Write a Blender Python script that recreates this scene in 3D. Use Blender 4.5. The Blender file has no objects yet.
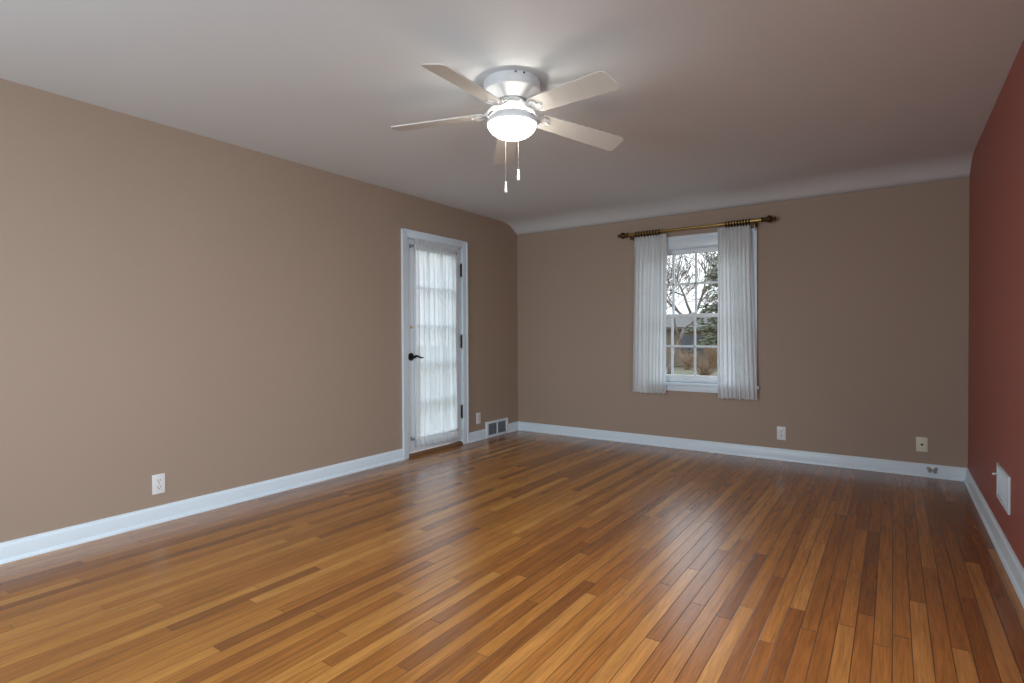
import bpy, bmesh, math, random
from mathutils import Vector, Matrix, noise
PI = math.pi
scene = bpy.context.scene
COL = scene.collection

# ------------------------------------------------------------------ camera
CAM_H = 1.13705
r_ = Vector((0.8211992596569199, 0.5706229164623783, -0.004611197989266688))
u_ = Vector((-0.003055548074309946, 0.012477646964613884, 0.999917482571533))
f_ = Vector((-0.5706333670272815, 0.8211174066686177, -0.01199020020315508))
cd = bpy.data.cameras.new('camera')
cam = bpy.data.objects.new('camera', cd)
COL.objects.link(cam)
m = Matrix.Identity(4)
for i in range(3):
    m[i][0] = r_[i]; m[i][1] = u_[i]; m[i][2] = -f_[i]
m.translation = Vector((0, 0, CAM_H))
cam.matrix_world = m
cd.sensor_fit = 'HORIZONTAL'; cd.sensor_width = 36.0
cd.lens = 548.960455668852 / 1024 * 36.0
cd.clip_start = 0.02; cd.clip_end = 400
scene.camera = cam

# ------------------------------------------------------------------ world, exposure
scene.view_settings.view_transform = 'Standard'
scene.view_settings.look = 'None'
scene.view_settings.gamma = 1.0
scene.view_settings.use_curve_mapping = False
scene.view_settings.exposure = 0.0
w = bpy.data.worlds.new('overcast_sky'); scene.world = w
w.use_nodes = True
nt = w.node_tree; nt.nodes.clear()
wo = nt.nodes.new('ShaderNodeOutputWorld'); bg = nt.nodes.new('ShaderNodeBackground')
tc = nt.nodes.new('ShaderNodeTexCoord'); sx = nt.nodes.new('ShaderNodeSeparateXYZ')
rp = nt.nodes.new('ShaderNodeValToRGB')
rp.color_ramp.elements[0].position = 0.0; rp.color_ramp.elements[0].color = (0.96, 0.97, 1.0, 1)
rp.color_ramp.elements[1].position = 0.8; rp.color_ramp.elements[1].color = (0.72, 0.86, 1.0, 1)
nt.links.new(tc.outputs['Generated'], sx.inputs[0]); nt.links.new(sx.outputs['Z'], rp.inputs[0])
# overcast sky: the zenith is about three times as bright as the horizon
mr = nt.nodes.new('ShaderNodeMapRange'); mr.inputs[3].default_value = 1.45; mr.inputs[4].default_value = 4.4
nt.links.new(sx.outputs['Z'], mr.inputs[0]); nt.links.new(mr.outputs[0], bg.inputs[1])
nt.links.new(rp.outputs[0], bg.inputs[0])
nt.links.new(bg.outputs[0], wo.inputs[0])

# room extents
XL, XR, YB, YF, H = -3.691, 0.471, 5.430, -1.50, 2.44
WT = 0.16                                   # wall thickness

def area(name, loc, direction, sx_, sy_, power, color, spread=180):
    ld = bpy.data.lights.new(name, 'AREA'); ld.shape = 'RECTANGLE'
    ld.size = sx_; ld.size_y = sy_; ld.energy = power; ld.color = color; ld.spread = math.radians(spread)
    o = bpy.data.objects.new(name, ld); COL.objects.link(o)
    o.location = loc
    o.rotation_euler = Vector(direction).to_track_quat('-Z', 'Z').to_euler()
    return o
# daylight entering by the two windows behind the camera
area('daylight_side_window', (XR + 0.10, 1.35, 1.42), (-1, 0.10, -0.70), 1.5, 1.25, 45, (0.78, 0.90, 1.0), 140)
area('daylight_rear_window', (-2.0, YF - 0.10, 1.42), (0.16, 1, -0.06), 1.7, 1.25, 84, (0.74, 0.88, 1.0))

# ------------------------------------------------------------------ materials
class NT:
    def __init__(s, name):
        s.m = bpy.data.materials.new(name); s.m.use_nodes = True
        s.t = s.m.node_tree; s.t.nodes.clear()
        s.out = s.t.nodes.new('ShaderNodeOutputMaterial')
    def n(s, typ, **kw):
        x = s.t.nodes.new(typ)
        for k, v in kw.items(): setattr(x, k, v)
        return x
    def l(s, a, b): s.t.links.new(a, b)
    def math(s, op, a, b=None, c=None):
        x = s.n('ShaderNodeMath', operation=op)
        for i, v in enumerate((a, b, c)):
            if v is None: continue
            if isinstance(v, (int, float)): x.inputs[i].default_value = v
            else: s.l(v, x.inputs[i])
        return x.outputs[0]
    def mix(s, fac, a, b, blend='MIX'):
        x = s.n('ShaderNodeMix', data_type='RGBA', blend_type=blend)
        for sock, v in ((x.inputs[0], fac), (x.inputs[6], a), (x.inputs[7], b)):
            if isinstance(v, (int, float)): sock.default_value = v
            elif isinstance(v, tuple): sock.default_value = (*v, 1)
            else: s.l(v, sock)
        return x.outputs[2]

def srgb(r, g, b):
    f = lambda c: (c / 255 / 12.92) if c / 255 <= 0.04045 else ((c / 255 + 0.055) / 1.055) ** 2.4
    return (f(r), f(g), f(b))

def paint(name, color, rough=0.5, var=0.03, scale=3.0, bump=0.0, bscale=220, metal=0.0, spec=0.5, coat=0.0):
    t = NT(name); b = t.n('ShaderNodeBsdfPrincipled')
    tex = t.n('ShaderNodeTexCoord'); nz = t.n('ShaderNodeTexNoise'); nz.inputs['Scale'].default_value = scale
    nz.inputs['Detail'].default_value = 4
    t.l(tex.outputs['Object'], nz.inputs['Vector'])
    dark = tuple(c * (1 - var) for c in color); lite = tuple(min(1, c * (1 + var)) for c in color)
    t.l(t.mix(nz.outputs[0], dark, lite), b.inputs['Base Color'])
    b.inputs['Roughness'].default_value = rough; b.inputs['Metallic'].default_value = metal
    b.inputs['Specular IOR Level'].default_value = spec
    b.inputs['Coat Weight'].default_value = coat
    if bump:
        n2 = t.n('ShaderNodeTexNoise'); n2.inputs['Scale'].default_value = bscale; n2.inputs['Detail'].default_value = 2
        t.l(tex.outputs['Object'], n2.inputs['Vector'])
        bp = t.n('ShaderNodeBump'); bp.inputs['Strength'].default_value = bump; bp.inputs['Distance'].default_value = 0.002
        t.l(n2.outputs[0], bp.inputs['Height']); t.l(bp.outputs[0], b.inputs['Normal'])
    t.l(b.outputs[0], t.out.inputs[0])
    return t.m

def floor_mat():
    t = NT('oak_strip_floor'); b = t.n('ShaderNodeBsdfPrincipled')
    tex = t.n('ShaderNodeTexCoord'); s = t.n('ShaderNodeSeparateXYZ'); t.l(tex.outputs['Object'], s.inputs[0])
    X, Y = s.outputs['X'], s.outputs['Y']
    bw = 0.0585
    ux = t.math('DIVIDE', X, bw); col = t.math('FLOOR', ux); fx = t.math('SUBTRACT', ux, col)
    def rnd(a, bb=None, seed=0.0):
        c = t.n('ShaderNodeCombineXYZ'); t.l(a, c.inputs[0])
        if bb is not None: t.l(bb, c.inputs[1])
        c.inputs[2].default_value = seed
        wn = t.n('ShaderNodeTexWhiteNoise', noise_dimensions='3D'); t.l(c.outputs[0], wn.inputs[0])
        return wn.outputs['Value'], wn.outputs['Color']
    r1, _ = rnd(col, None, 3.3); r2, _ = rnd(col, None, 7.7)
    ln = t.math('MULTIPLY_ADD', r2, 1.3, 1.7)            # plank length of each strip
    uy = t.math('DIVIDE', t.math('MULTIPLY_ADD', r1, 5.0, Y), ln)
    row = t.math('FLOOR', uy); fy = t.math('SUBTRACT', uy, row)
    # each length split once more at a random place, so plank ends never line up
    r3, _ = rnd(col, row, 11.1)
    cut = t.math('MULTIPLY_ADD', r3, 0.5, 0.25)
    half = t.math('GREATER_THAN', fy, cut)
    idy = t.math('MULTIPLY_ADD', half, 0.5, row)
    pv, pc = rnd(col, idy, 1.7); pv2, _ = rnd(col, idy, 23.9)
    ramp = t.n('ShaderNodeValToRGB'); e = ramp.color_ramp.elements
    e[0].position = 0.0; e[0].color = (*srgb(130, 80, 33), 1)
    e[1].position = 1.0; e[1].color = (*srgb(184, 130, 62), 1)
    for pos, c in ((0.2, (150, 95, 38)), (0.55, (163, 107, 45)), (0.85, (173, 117, 51))):
        x = ramp.color_ramp.elements.new(pos); x.color = (*srgb(*c), 1)
    t.l(pv, ramp.inputs[0])
    # grain stretched along the strip, its own pattern in every plank
    gv = t.n('ShaderNodeCombineXYZ')
    t.l(t.math('MULTIPLY', X, 60.0), gv.inputs[0]); t.l(t.math('MULTIPLY', Y, 3.0), gv.inputs[1])
    t.l(t.math('MULTIPLY', pv2, 40.0), gv.inputs[2])
    g = t.n('ShaderNodeTexNoise'); g.inputs['Scale'].default_value = 1.0; g.inputs['Detail'].default_value = 6
    g.inputs['Roughness'].default_value = 0.65; g.inputs['Distortion'].default_value = 0.6
    t.l(gv.outputs[0], g.inputs['Vector'])
    gr = t.n('ShaderNodeMapRange'); gr.inputs[1].default_value = 0.3; gr.inputs[2].default_value = 0.7
    gr.inputs[3].default_value = 0.68; gr.inputs[4].default_value = 1.24
    t.l(g.outputs[0], gr.inputs[0])
    gv2 = t.n('ShaderNodeCombineXYZ')
    t.l(t.math('MULTIPLY', X, 260.0), gv2.inputs[0]); t.l(t.math('MULTIPLY', Y, 9.0), gv2.inputs[1]); t.l(pv2, gv2.inputs[2])
    g2 = t.n('ShaderNodeTexNoise'); g2.inputs['Scale'].default_value = 1.0; g2.inputs['Detail'].default_value = 3
    t.l(gv2.outputs[0], g2.inputs['Vector'])
    g2r = t.n('ShaderNodeMapRange'); g2r.inputs[1].default_value = 0.35; g2r.inputs[2].default_value = 0.6
    g2r.inputs[3].default_value = 0.86; g2r.inputs[4].default_value = 1.05
    t.l(g2.outputs[0], g2r.inputs[0])
    c1 = t.mix(1.0, ramp.outputs[0], gr.outputs[0], 'MULTIPLY')
    c1 = t.mix(1.0, c1, g2r.outputs[0], 'MULTIPLY')
    # broad uneven tone: darker and redder towards the right-hand wall
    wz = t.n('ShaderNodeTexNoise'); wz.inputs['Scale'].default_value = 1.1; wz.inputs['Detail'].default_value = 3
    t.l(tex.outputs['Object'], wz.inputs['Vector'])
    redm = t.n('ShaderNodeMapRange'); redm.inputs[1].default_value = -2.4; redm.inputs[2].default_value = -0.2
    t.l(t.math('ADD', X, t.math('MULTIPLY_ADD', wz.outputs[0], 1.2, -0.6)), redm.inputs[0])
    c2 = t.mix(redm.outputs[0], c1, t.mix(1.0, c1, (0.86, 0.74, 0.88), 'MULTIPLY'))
    # seams
    ex = t.math('MINIMUM', fx, t.math('SUBTRACT', 1.0, fx))
    seamw, _ = rnd(col, None, 31.0)
    sx1 = t.n('ShaderNodeMapRange'); sx1.inputs[2].default_value = 0.042; t.l(ex, sx1.inputs[0])
    dy = t.math('MINIMUM', t.math('MINIMUM', fy, t.math('SUBTRACT', 1.0, fy)), t.math('ABSOLUTE', t.math('SUBTRACT', fy, cut)))
    sy1 = t.n('ShaderNodeMapRange'); sy1.inputs[2].default_value = 0.0011; t.l(dy, sy1.inputs[0])
    seam = t.math('MINIMUM', sx1.outputs[0], sy1.outputs[0])
    c3 = t.mix(seam, t.mix(1.0, c2, t.mix(redm.outputs[0], (0.5, 0.45, 0.4), (0.06, 0.05, 0.05)), 'MULTIPLY'), c2)  # seams painted darker to the right, where reflections make them stand out
    t.l(c3, b.inputs['Base Color'])
    rr = t.n('ShaderNodeMapRange'); rr.inputs[3].default_value = 0.20; rr.inputs[4].default_value = 0.30
    t.l(wz.outputs[0], rr.inputs[0])
    t.l(rr.outputs[0], b.inputs['Roughness'])
    b.inputs['Specular IOR Level'].default_value = 0.80
    b.inputs['Coat Weight'].default_value = 0.08; b.inputs['Coat Roughness'].default_value = 0.24   # clear varnish
    # every plank lies at a slightly different tilt; seams are small grooves
    tilt = t.math('MULTIPLY', t.math('SUBTRACT', pv2, 0.5), t.math('SUBTRACT', fx, 0.5))
    hgt = t.math('ADD', t.math('MULTIPLY', tilt, 0.0012), t.math('MULTIPLY', seam, 0.0007))
    hgt = t.math('ADD', hgt, t.math('MULTIPLY', g.outputs[0], 0.00006))
    bp = t.n('ShaderNodeBump'); bp.inputs['Strength'].default_value = 0.55; bp.inputs['Distance'].default_value = 1.0
    t.l(hgt, bp.inputs['Height']); t.l(bp.outputs[0], b.inputs['Normal'])
    t.l(b.outputs[0], t.out.inputs[0])
    return t.m

def glass_mat(name):
    t = NT(name); tr = t.n('ShaderNodeBsdfTransparent'); gl = t.n('ShaderNodeBsdfGlossy')
    tr.inputs[0].default_value = (0.95, 0.97, 0.97, 1); gl.inputs['Roughness'].default_value = 0.02
    lw = t.n('ShaderNodeLayerWeight'); lw.inputs[0].default_value = 0.5
    fac = t.math('MULTIPLY_ADD', t.math('POWER', lw.outputs['Facing'], 5.0), 0.9, 0.04)
    mx = t.n('ShaderNodeMixShader'); t.l(fac, mx.inputs[0]); t.l(tr.outputs[0], mx.inputs[1]); t.l(gl.outputs[0], mx.inputs[2])
    t.l(mx.outputs[0], t.out.inputs[0]); return t.m

def cloth(name, color, transl, see=0.0, weave=900):
    t = NT(name); d = t.n('ShaderNodeBsdfDiffuse'); tl = t.n('ShaderNodeBsdfTranslucent')
    tex = t.n('ShaderNodeTexCoord'); nz = t.n('ShaderNodeTexNoise'); nz.inputs['Scale'].default_value = weave
    t.l(tex.outputs['Object'], nz.inputs['Vector'])
    c = t.mix(nz.outputs[0], tuple(x * 0.94 for x in color), color)
    t.l(c, d.inputs[0]); t.l(c, tl.inputs[0])
    mx = t.n('ShaderNodeMixShader'); mx.inputs[0].default_value = transl
    t.l(d.outputs[0], mx.inputs[1]); t.l(tl.outputs[0], mx.inputs[2]); last = mx.outputs[0]
    if see:
        tr = t.n('ShaderNodeBsdfTransparent'); m2 = t.n('ShaderNodeMixShader'); m2.inputs[0].default_value = see
        t.l(last, m2.inputs[1]); t.l(tr.outputs[0], m2.inputs[2]); last = m2.outputs[0]
    t.l(last, t.out.inputs[0]); return t.m

def glow(name, color, strength):
    t = NT(name); b = t.n('ShaderNodeBsdfPrincipled'); b.inputs['Base Color'].default_value = (0.9, 0.88, 0.84, 1)
    b.inputs['Roughness'].default_value = 0.35
    b.inputs['Emission Color'].default_value = (*color, 1); b.inputs['Emission Strength'].default_value = strength
    t.l(b.outputs[0], t.out.inputs[0]); return t.m

def leafy(name, c1, c2, scale):
    t = NT(name); b = t.n('ShaderNodeBsdfPrincipled'); tex = t.n('ShaderNodeTexCoord')
    nz = t.n('ShaderNodeTexNoise'); nz.inputs['Scale'].default_value = scale; nz.inputs['Detail'].default_value = 5
    t.l(tex.outputs['Object'], nz.inputs['Vector'])
    mr = t.n('ShaderNodeMapRange'); mr.inputs[1].default_value = 0.3; mr.inputs[2].default_value = 0.7; t.l(nz.outputs[0], mr.inputs[0])
    t.l(t.mix(mr.outputs[0], c1, c2), b.inputs['Base Color']); b.inputs['Roughness'].default_value = 0.85
    t.l(b.outputs[0], t.out.inputs[0]); return t.m

M = dict(
    tan=paint('tan_wall_paint', (0.370, 0.277, 0.209), 0.62, 0.03, 1.3, 0.10, 160),
    red=paint('red_wall_paint', (0.345, 0.100, 0.076), 0.55, 0.04, 1.3, 0.12, 160),
    ceiling=paint('ceiling_paint', (0.70, 0.74, 0.765), 0.75, 0.02, 1.0, 0.10, 120),
    floor=floor_mat(),
    trim=paint('white_trim_paint', (0.72, 0.82, 0.89), 0.32, 0.02, 4.0, 0.05, 60),
    door=paint('white_door_paint', (0.70, 0.77, 0.82), 0.35, 0.02, 4.0, 0.05, 60),
    plastic=paint('white_plastic', (0.78, 0.78, 0.78), 0.30, 0.01),
    ivory=paint('ivory_plastic', (0.74, 0.70, 0.56), 0.35, 0.01),
    slot=paint('dark_slot', (0.03, 0.03, 0.03), 0.6, 0.1),
    screw=paint('steel_screw', (0.5, 0.5, 0.48), 0.3, 0.05, metal=1.0),
    bronze=paint('oil_rubbed_bronze', (0.030, 0.026, 0.024), 0.33, 0.25, 30, metal=0.7),
    brass=paint('antique_brass', (0.36, 0.245, 0.085), 0.34, 0.25, 25, metal=1.0),
    darkbrass=paint('dark_antique_brass', (0.085, 0.05, 0.022), 0.38, 0.4, 30, metal=0.8),
    palebrass=paint('polished_brass', (0.62, 0.5, 0.22), 0.3, 0.05, metal=1.0),
    oak=paint('oak_threshold', srgb(116, 84, 58), 0.4, 0.3, 14, 0.1, 40),
    fanwhite=paint('white_fan_enamel', (0.74, 0.76, 0.77), 0.30, 0.01),
    blade=paint('pale_blade_laminate', (0.62, 0.60, 0.555), 0.42, 0.03, 8),
    bulbglow=glow('lit_frosted_glass', (1.0, 0.94, 0.85), 37),
    drape=cloth('white_drapery_cloth', (0.90, 0.91, 0.915), 0.40),
    sheer=cloth('sheer_curtain_cloth', (0.93, 0.95, 0.96), 0.72, 0.18),
    glass=glass_mat('window_glass'),
    grille=paint('grey_register_metal', (0.20, 0.23, 0.26), 0.45, 0.08, 20),
    duct=paint('dark_duct', (0.05, 0.055, 0.06), 0.8, 0.1),
    vinyl=paint('white_window_vinyl', (0.76, 0.80, 0.82), 0.35, 0.01),
    lawn=leafy('winter_lawn', srgb(84, 80, 56), srgb(106, 94, 74), 1.6),
    bark=leafy('grey_bark', srgb(92, 80, 74), srgb(126, 112, 104), 6),
    needles=leafy('evergreen_needles', srgb(66, 72, 54), srgb(112, 114, 88), 4),
    roof=leafy('grey_shingles', srgb(70, 66, 64), srgb(90, 84, 80), 5),
    siding=leafy('brown_brick_siding', srgb(98, 89, 76), srgb(122, 109, 94), 7),
    darkglass=paint('house_window_glass', (0.05, 0.06, 0.08), 0.1, 0.1),
    cream=paint('cream_house_trim', (0.7, 0.68, 0.62), 0.5, 0.05),
    twig=leafy('bare_shrub_twigs', srgb(120, 92, 72), srgb(150, 120, 96), 8),
    exterior=leafy('exterior_brick', srgb(120, 84, 70), srgb(140, 104, 88), 5),
    string=paint('white_pull_cord', (0.24, 0.23, 0.21), 0.6, 0.02),
)

# ------------------------------------------------------------------ mesh helpers
class MB:
    """collects shapes for ONE mesh object"""
    def __init__(s): s.bm = bmesh.new()
    def box(s, a, b, bev=0.0, mat=None):
        x0, y0, z0 = a; x1, y1, z1 = b
        mtx = Matrix.Translation(((x0 + x1) / 2, (y0 + y1) / 2, (z0 + z1) / 2)) @ Matrix.Diagonal((abs(x1 - x0), abs(y1 - y0), abs(z1 - z0), 1))
        if mat is not None: mtx = mat @ mtx
        g = bmesh.ops.create_cube(s.bm, size=1.0, matrix=mtx)
        if bev:
            ed = list({e for v in g['verts'] for e in v.link_edges})
            bmesh.ops.bevel(s.bm, geom=ed, offset=bev, segments=2, affect='EDGES', profile=0.6)
        return s
    def lathe(s, prof, seg=48, mat=None, cap0=False, cap1=False):
        mat = mat or Matrix.Identity(4); rings = []
        for r, z in prof:
            if r < 1e-6: rings.append([s.bm.verts.new(mat @ Vector((0, 0, z)))])
            else: rings.append([s.bm.verts.new(mat @ Vector((r * math.cos(2 * PI * i / seg), r * math.sin(2 * PI * i / seg), z))) for i in range(seg)])
        for A, B in zip(rings, rings[1:]):
            for i in range(seg):
                j = (i + 1) % seg
                if len(A) == 1 and len(B) == 1: continue
                if len(A) == 1: s.bm.faces.new((A[0], B[i], B[j]))
                elif len(B) == 1: s.bm.faces.new((A[i], B[0], A[j]))
                else: s.bm.faces.new((A[i], B[i], B[j], A[j]))
        if cap0 and len(rings[0]) > 1: s.bm.faces.new(rings[0])
        if cap1 and len(rings[-1]) > 1: s.bm.faces.new(rings[-1])
        return s
    def tube(s, pts, rad, seg=8, closed=False):
        pts = [Vector(p) for p in pts]; n = len(pts); rings = []
        rads = rad if isinstance(rad, (list, tuple)) else [rad] * n
        t0 = (pts[1] - pts[0]).normalized()
        up = Vector((0, 0, 1)) if abs(t0.z) < 0.9 else Vector((1, 0, 0))
        nrm = (up - t0 * up.dot(t0)).normalized()
        for i, p in enumerate(pts):
            if closed: t = (pts[(i + 1) % n] - pts[i - 1]).normalized()
            elif i == 0: t = (pts[1] - pts[0]).normalized()
            elif i == n - 1: t = (pts[-1] - pts[-2]).normalized()
            else: t = (pts[i + 1] - pts[i - 1]).normalized()
            nrm = (nrm - t * nrm.dot(t))
            nrm = nrm.normalized() if nrm.length > 1e-6 else t.orthogonal().normalized()
            b = t.cross(nrm)
            rings.append([s.bm.verts.new(p + (nrm * math.cos(2 * PI * k / seg) + b * math.sin(2 * PI * k / seg)) * rads[i]) for k in range(seg)])
        pairs = list(zip(rings, rings[1:])) + ([(rings[-1], rings[0])] if closed else [])
        for A, B in pairs:
            for k in range(seg): s.bm.faces.new((A[k], A[(k + 1) % seg], B[(k + 1) % seg], B[k]))
        if not closed:
            s.bm.faces.new(list(reversed(rings[0]))); s.bm.faces.new(rings[-1])
        return s
    def prism(s, poly, axis, a, b):
        """poly of 2-D points swept along axis ('x' or 'y') from a to b; for x poly=(y,z), for y poly=(x,z), for z poly=(x,y)"""
        def P(q, t): return {'x': (t, q[0], q[1]), 'y': (q[0], t, q[1]), 'z': (q[0], q[1], t)}[axis]
        A = [s.bm.verts.new(P(q, a)) for q in poly]; B = [s.bm.verts.new(P(q, b)) for q in poly]; n = len(poly)
        s.bm.faces.new(A); s.bm.faces.new(list(reversed(B)))
        for i in range(n): s.bm.faces.new((A[i], B[i], B[(i + 1) % n], A[(i + 1) % n]))
        return s
    def sphere(s, c, r, seg=16, scale=(1, 1, 1)):
        bmesh.ops.create_uvsphere(s.bm, u_segments=seg, v_segments=max(6, seg // 2), radius=r,
                                  matrix=Matrix.Translation(c) @ Matrix.Diagonal((*scale, 1)))
        return s
    def quad(s, *p): s.bm.faces.new([s.bm.verts.new(q) for q in p]); return s
    def build(s, name, mat, parent=None, smooth=False, recalc=True, auto=False):
        if recalc: bmesh.ops.recalc_face_normals(s.bm, faces=s.bm.faces)
        me = bpy.data.meshes.new(name); s.bm.to_mesh(me); s.bm.free()
        me.materials.append(mat)
        if smooth or auto:
            for p in me.polygons: p.use_smooth = True
        if auto: me.set_sharp_from_angle(angle=math.radians(35))
        o = bpy.data.objects.new(name, me); COL.objects.link(o)
        if parent: o.parent = parent
        return o

def thing(name, label, cat, loc=(0, 0, 0), group=None):
    o = bpy.data.objects.new(name, None); COL.objects.link(o); o.location = loc
    o.empty_display_size = 0.1
    return tag(o, label, cat, group)
def tag(o, label, cat, group=None):
    o['label'] = label; o['category'] = cat
    if group: o['group'] = group
    return o
def struct(o, label=None, cat=None):
    o['kind'] = 'structure'
    if label: o['label'] = label
    if cat: o['category'] = cat
    return o
def copy_tree(o, parent=None):
    kids = [c for c in bpy.data.objects if c.parent == o]
    c = o.copy(); COL.objects.link(c)
    if parent: c.parent = parent
    for k in kids: copy_tree(k, c)
    return c

# ------------------------------------------------------------------ the room shell
def wall(name, axis, plane, u0, u1, z0, z1, holes, outward, mat, label):
    """flat wall with rectangular holes (u0,u1,z0,z1), made solid outwards"""
    us = sorted({u0, u1, *[h[0] for h in holes], *[h[1] for h in holes]})
    zs = sorted({z0, z1, *[h[2] for h in holes], *[h[3] for h in holes]})
    bm = bmesh.new(); V = {}
    def v(u, z, off):
        k = (u, z, off)
        if k not in V:
            t = plane + off
            V[k] = bm.verts.new((t, u, z) if axis == 'x' else (u, t, z))
        return V[k]
    def solid(i, j):
        if not (0 <= i < len(us) - 1 and 0 <= j < len(zs) - 1): return False
        cu, cz = (us[i] + us[i + 1]) / 2, (zs[j] + zs[j + 1]) / 2
        return not any(h[0] < cu < h[1] and h[2] < cz < h[3] for h in holes)
    D = WT * outward
    for i in range(len(us) - 1):
        for j in range(len(zs) - 1):
            if not solid(i, j): continue
            a, b, c, d = us[i], us[i + 1], zs[j], zs[j + 1]
            for off in (0, D): bm.faces.new((v(a, c, off), v(b, c, off), v(b, d, off), v(a, d, off)))
            for (di, dj, p, q) in ((-1, 0, (a, c), (a, d)), (1, 0, (b, c), (b, d)), (0, -1, (a, c), (b, c)), (0, 1, (a, d), (b, d))):
                if not solid(i + di, j + dj): bm.faces.new((v(*p, 0), v(*q, 0), v(*q, D), v(*p, D)))
    mb = MB(); mb.bm.free(); mb.bm = bm
    return struct(mb.build(name, mat), label, 'wall')

DOOR = (3.600, 4.405, 0.0, 2.050)
WIN = (-2.120, -1.105, 0.650, 2.000)
SIDE = (0.6, 2.1, 0.80, 2.05); REAR = (-2.85, -1.15, 0.80, 2.05)
fb = MB().box((XL - WT, YF - WT, -0.12), (XR + WT, YB + WT, 0.0))
struct(fb.build('floor', M['floor']), 'glossy golden brown oak strip floor', 'floor')
wall('wall_left', 'x', XL, YF - WT, YB + WT, 0.0, H + 0.14, [DOOR], -1, M['tan'], 'long tan painted wall holding the white glazed door')
wall('wall_back', 'y', YB, XL, XR, 0.0, H - 0.115, [WIN], 1, M['tan'], 'tan painted far wall holding the curtained window')
wall('wall_right', 'x', XR, YF - WT, YB + WT, 0.0, H + 0.14, [SIDE], 1, M['red'], 'dark red painted wall at the right')
wall('wall_rear', 'y', YF, XL, XR, 0.0, H, [REAR], -1, M['tan'], 'tan painted wall behind the camera')
# ceiling with a plaster cove that curves down to the far wall
prof = [(YF - WT, H), (5.02, H), (5.10, H - 0.001), (5.17, H - 0.005), (5.225, H - 0.013), (5.275, H - 0.027), (5.32, H - 0.045),
        (5.36, H - 0.066), (5.395, H - 0.088), (YB, H - 0.110), (YB + WT, H - 0.115), (YB + WT, H + 0.14), (YF - WT, H + 0.14)]
cb = MB(); cb.prism(prof, 'x', XL, XR)
struct(cb.build('ceiling', M['ceiling'], auto=True), 'pale ceiling with a plaster cove curving down to the far wall', 'ceiling')

def base_profile(sign):
    # (distance out from wall, height): shoe moulding, flat board, bevelled cap
    return [(0, 0), (0.027, 0), (0.0265, 0.010), (0.023, 0.017), (0.016, 0.020), (0.0150, 0.082), (0.0125, 0.090), (0.0075, 0.095), (0.0065, 0.101), (0, 0.102)]
def baseboard(name, axis, plane, sgn, a, b, label):
    mb = MB(); mb.prism([(plane + sgn * d, z) for d, z in base_profile(1)], axis, a, b)
    return struct(mb.build(name, M['trim'], auto=True), label, 'baseboard')
baseboard('baseboard_left', 'y', XL, 1, YF, 3.546, 'long white baseboard along the tan wall left of the door')
baseboard('baseboard_left.001', 'y', XL, 1, 4.472, 4.788, 'short white baseboard between the door casing and the floor register')
baseboard('baseboard_left.002', 'y', XL, 1, 5.196, YB, 'short white baseboard between the floor register and the far corner')
baseboard('baseboard_back', 'x', YB, -1, XL + 0.0, XR, 'white baseboard below the curtained window')
baseboard('baseboard_right', 'y', XR, -1, YF, YB - 0.0, 'white baseboard along the red wall')

# ------------------------------------------------------------------ door on the left wall
def casing_left():
    mb = MB()
    y0, y1, o0, o1, zt, zo = 3.546, 4.472, 3.612, 4.398, 2.110, 2.043
    for (a, b, c, d) in ((y0, o0, 0.0, zt), (o1, y1, 0.0, zt), (o0, o1, zo, zt)):
        mb.box((XL, a, c), (XL + 0.016, b, d), 0.002)
    # raised back band round the outside, small bead on the inside
    mb.box((XL, y0 - 0.004, 0), (XL + 0.024, y0 + 0.014, zt + 0.004), 0.003)
    mb.box((XL, y1 - 0.014, 0), (XL + 0.024, y1 + 0.004, zt + 0.004), 0.003)
    mb.box((XL, y0 - 0.004, zt - 0.012), (XL + 0.024, y1 + 0.004, zt + 0.004), 0.003)
    # jambs in the wall opening
    mb.box((XL - WT, 3.600, 0), (XL + 0.002, 3.614, 2.05)); mb.box((XL - WT, 4.392, 0), (XL + 0.002, 4.405, 2.05))
    mb.box((XL - WT, 3.600, 2.038), (XL + 0.002, 4.405, 2.05))
    # door stop behind the leaf
    mb.box((XL - 0.075, 3.614, 0.04), (XL - 0.055, 3.628, 2.038)); mb.box((XL - 0.075, 4.378, 0.04), (XL - 0.055, 4.392, 2.038))
    mb.box((XL - 0.075, 3.614, 2.024), (XL - 0.055, 4.392, 2.038))
    return mb
struct(casing_left().build('trim_1', M['trim'], auto=True), 'white casing around the glazed door', 'trim')
tb = MB(); tb.prism([(XL - WT, 0.0), (XL + 0.012, 0.0), (XL + 0.012, 0.012), (XL - 0.004, 0.032), (XL - WT, 0.032)], 'y', 3.614, 4.392)
struct(tb.build('trim_2', M['oak']), 'worn brown wooden threshold under the glazed door', 'trim')

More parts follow.
